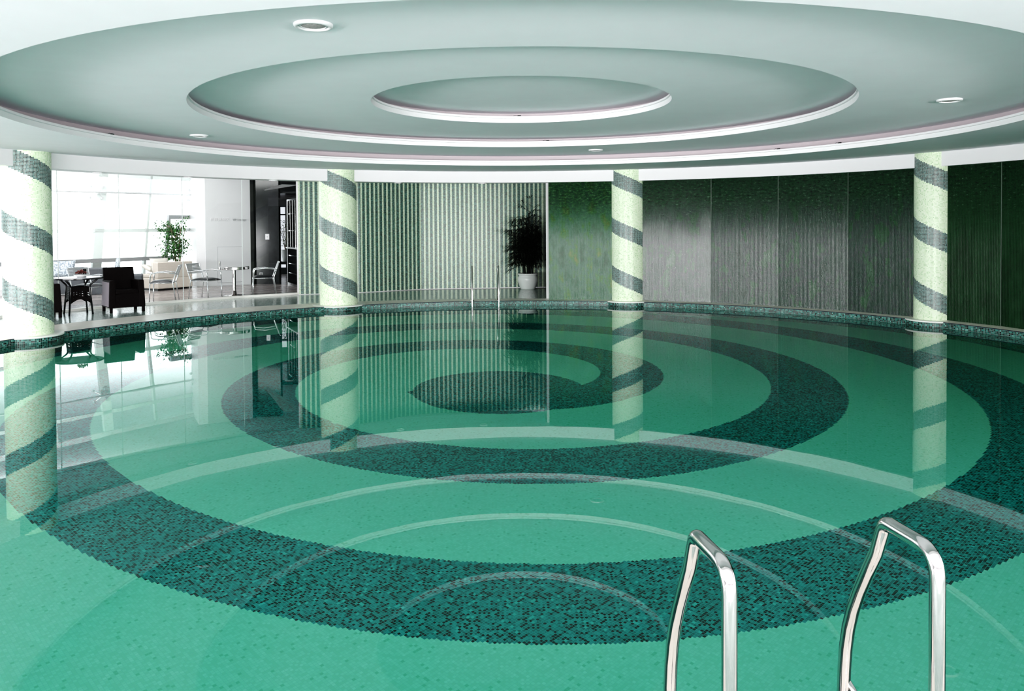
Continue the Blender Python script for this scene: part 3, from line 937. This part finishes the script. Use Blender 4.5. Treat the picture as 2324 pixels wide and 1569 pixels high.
nb = thing('napkin_tray', 'flat silver tray near the right rim of the wicker table', 'tray', (-8.42, 15.98, .742), .5)
tbs = obj('tray_base', box(B(), -.11, .11, -.06, .06, 0, .006), M['paper'], nb, bevel=.002)
obj('tray_rim', tube(B(), [(-.11, -.06, .012), (.11, -.06, .012), (.11, .06, .012), (-.11, .06, .012), (-.11, -.06, .012)], .006, 6), M['steel'], tbs)

# ---- cushions
def cushion(name, lab, loc, rot, w, h, th, mat, group=None):
    bm = B(); N = 10
    for sgn in (1, -1):
        g = {}
        for i in range(N+1):
            for j in range(N+1):
                u, v = i/N*2-1, j/N*2-1
                e = (max(0, 1-u**4)*max(0, 1-v**4))**.5
                pin = 1-.08*(u*u*v*v) if True else 1
                g[i, j] = bm.verts.new((u*w/2*(1-.07*(1-abs(v)**2)*abs(u)), sgn*th/2*e, v*h/2*(1-.07*(1-abs(u)**2)*abs(v))))
        for i in range(N):
            for j in range(N):
                q = (g[i, j], g[i+1, j], g[i+1, j+1], g[i, j+1])
                bm.faces.new(q if sgn < 0 else tuple(reversed(q)))
    bmesh.ops.remove_doubles(bm, verts=bm.verts, dist=1e-4)
    o = obj(name, bm, mat, smooth=True, loc=loc); o.rotation_euler = rot
    return tag(o, lab, 'cushion', group)

# ---- cream sofa (local x along its back, y into the seat)
SX, SY, SR = -9.65, 21.62, radians(58.6)
sf = thing('cream_sofa', 'cream upholstered sofa with a high back behind the lounge armchairs', 'sofa', (SX, SY, 0), SR)
def sl(x, y, z): return Vector((SX+x*cos(SR)-y*sin(SR), SY+x*sin(SR)+y*cos(SR), z))
obj('plinth', box(B(), .02, 1.08, .02, .90, 0, .05), M['black'], sf)
obj('base', box(B(), 0, 1.10, 0, .92, .05, .34), M['cream'], sf, bevel=.02, seg=3)
obj('backrest', box(B(), 0, 1.10, 0, .22, .34, .775), M['cream'], sf, bevel=.02, seg=3)
obj('armrest', box(B(), .90, 1.10, .22, .92, .34, .66), M['cream'], sf, bevel=.02, seg=3)
obj('seat_cushion', box(B(), .01, .89, .225, .91, .34, .44), M['cream'], sf, bevel=.03, seg=3)
whitec = plain('white cushion linen', (.66, .63, .58), .85)
cushion('cushion', 'large pale cushion leaning on the high back of the cream sofa', sl(.36, .41, .68), (radians(-16), 0, SR), .58, .42, .15, whitec)
cushion('cushion', 'small pale cushion lying near the front edge of the cream sofa', sl(.22, .68, .59), (radians(-62), radians(8), SR+.4), .40, .34, .13, whitec)

# ---- grey sofa end
pat = NT('pale printed fabric')
nz = pat.noise(pat.objc(), 26, 2); pat.pbr(pat.ramp(nz, [(.40, (.22, .26, .31)), (.46, (.24, .28, .33)), (.50, (.50, .54, .58)), (1, (.56, .60, .64))]), .8)
GX, GY, GR = -10.70, 20.52, radians(25)
gs = thing('grey_sofa', 'dark grey upholstered sofa end behind the round wicker table', 'sofa', (GX, GY, 0), GR)
def gl_(x, y, z): return Vector((GX+x*cos(GR)-y*sin(GR), GY+x*sin(GR)+y*cos(GR), z))
obj('armrest', hexa(B(), [(-.20, 0, 0), (.26, 0, 0), (.26, .85, 0), (-.20, .85, 0), (-.34, 0, .67), (.20, 0, .67), (.20, .85, .67), (-.34, .85, .67)]), M['greysofa'], gs, bevel=.02, seg=3)
obj('seat', box(B(), -1.7, -.32, .05, .60, .05, .42), M['greysofa'], gs, bevel=.03, seg=3)
obj('backrest', box(B(), -1.7, -.345, .60, .85, .05, .70), M['greysofa'], gs, bevel=.03, seg=3)
cushion('cushion', 'blue-grey printed cushion leaning on the grey sofa', gl_(-.86, .44, .665), (radians(-14), 0, GR), .66, .46, .16, pat.m)
ot = thing('grey_ottoman', 'low grey upholstered stool hidden behind the right wicker armchair', 'stool', (-10.05, 20.9, 0), .4)
obj('stool_top', box(B(), -.30, .30, -.30, .30, .10, .50), M['greysofa'], ot, bevel=.03, seg=3)
for sx in (-1, 1):
    for sy in (-1, 1): obj('leg', box(B(), sx*.24-.02, sx*.24+.02, sy*.24-.02, sy*.24+.02, 0, .10), M['black'], ot)
cushion('cushion', 'upright pale cushion seen edge-on above the right wicker armchair', (-10.60, 21.35, .74), (radians(8), 0, radians(118)), .42, .42, .12, pat.m)

# ---- ficus tree
fx, fy = -9.93, 23.6
fic = thing('ficus_tree', 'leafy green potted ficus tree behind the cream sofa by the window', 'plant', (fx, fy, 0))
obj('pot', lathe(B(), [(0, 0), (.15, 0), (.20, .38), (.18, .38), (.165, .33), (0, .33)], 32), M['pot'], fic)
bm = B(); brs = []
def near_reveal(p): return (fx+p.x+9.2)*.88 + (fy+p.y-23.17)*.475 > -.08
for i in range(5):
    a = i*1.3; p0 = Vector((.04*cos(a), .04*sin(a), .32)); p1 = Vector((.10*cos(a), .08*sin(a), .95)); p2 = Vector((.24*cos(a+.4), .24*sin(a+.4), 1.85))
    tube(bm, [p0, p1, p2], [.018, .014, .008], 6)
    for j in range(13):
        q0 = p1.lerp(p2, rnd.uniform(-.1, 1)); b = rnd.uniform(0, 2*pi)
        q1 = q0 + Vector((cos(b)*rnd.uniform(.2, .58), sin(b)*rnd.uniform(.2, .58), rnd.uniform(-.15, .40)))
        if near_reveal(q1): continue
        tube(bm, [q0, (q0+q1)/2+Vector((0, 0, .05)), q1], [.006, .005, .003], 4); brs.append((q0, q1))
obj('trunk', bm, M['bark'], fic)
bm = B()
for q0, q1 in brs:
    for j in range(26):
        p = q0.lerp(q1, rnd.uniform(.2, 1.08)) + Vector((rnd.uniform(-.10, .10), rnd.uniform(-.10, .10), rnd.uniform(-.22, .07)))
        if p.z < .78 or near_reveal(p): continue
        a = rnd.uniform(0, 2*pi)
        leaf_quad(bm, p, Vector((cos(a), sin(a), rnd.uniform(-.9, .2))), rnd.uniform(.075, .125), rnd.uniform(.035, .055), .5)
obj('foliage', bm, M['leaf'], fic)

# ================================================================== LIGHT
wd = bpy.data.worlds.new('world'); scene.world = wd; wd.use_nodes = True
bg = wd.node_tree.nodes['Background']; bg.inputs[0].default_value = (.93, .97, 1, 1); bg.inputs[1].default_value = 5.0
def area(name, loc, target, sx, sy, power, col=(1, 1, 1)):
    ld = bpy.data.lights.new(name, 'AREA'); ld.shape = 'RECTANGLE'; ld.size = sx; ld.size_y = sy; ld.energy = power; ld.color = col
    o = bpy.data.objects.new(name, ld); COL.objects.link(o); o.location = loc
    o.rotation_euler = (Vector(target)-Vector(loc)).to_track_quat('-Z', 'Y').to_euler()
    return o
area('window_light_behind', (0, -6.5, 1.3), (0, 10, 1.2), 18, 2.0, 1800, (1, .985, .98))
area('window_light_left', (-15.5, 3, 1.3), (0, 8, 1.2), 12, 2.0, 480, (.97, .99, 1))
for sx in (-1, 1):
    area('bounce_fill_behind', (sx*8.5, -6.9, .25), (sx*1.5, 11, 3.4), 8, 2.0, 2900, (1, .985, .985))  # added unseen uplights filling the ceiling, standing in for floor bounce
area('bounce_fill_left', (-15, 4.5, .25), (0, 10.5, 3.4), 8, 2.5, 1150, (1, .985, 1))  # added unseen uplight, lifts the ceiling from the left like floor bounce
area('lounge_fill_light', (-10.2, 19.0, 3.7), (-12.0, 22.4, 1.3), 5.0, 1.2, 330, (1, .99, .98))  # added unseen fill lamp that brightens the mullions and lounge

scene.view_settings.view_transform = 'Standard'
scene.view_settings.look = 'None'
scene.view_settings.exposure = 0.06
scene.view_settings.use_curve_mapping = True
cm = scene.view_settings.curve_mapping
for pt in ((.03, .013), (.075, .048), (.18, .168), (.60, .63)): cm.curves[3].points.new(*pt)
cm.update()
scene.cycles.use_denoising = True
scene.cycles.max_bounces = 12
scene.cycles.diffuse_bounces = 5
scene.cycles.transmission_bounces = 8
scene.cycles.transparent_max_bounces = 12
scene.cycles.sample_clamp_indirect = 8
scene.cycles.caustics_reflective = True
scene.cycles.caustics_refractive = True
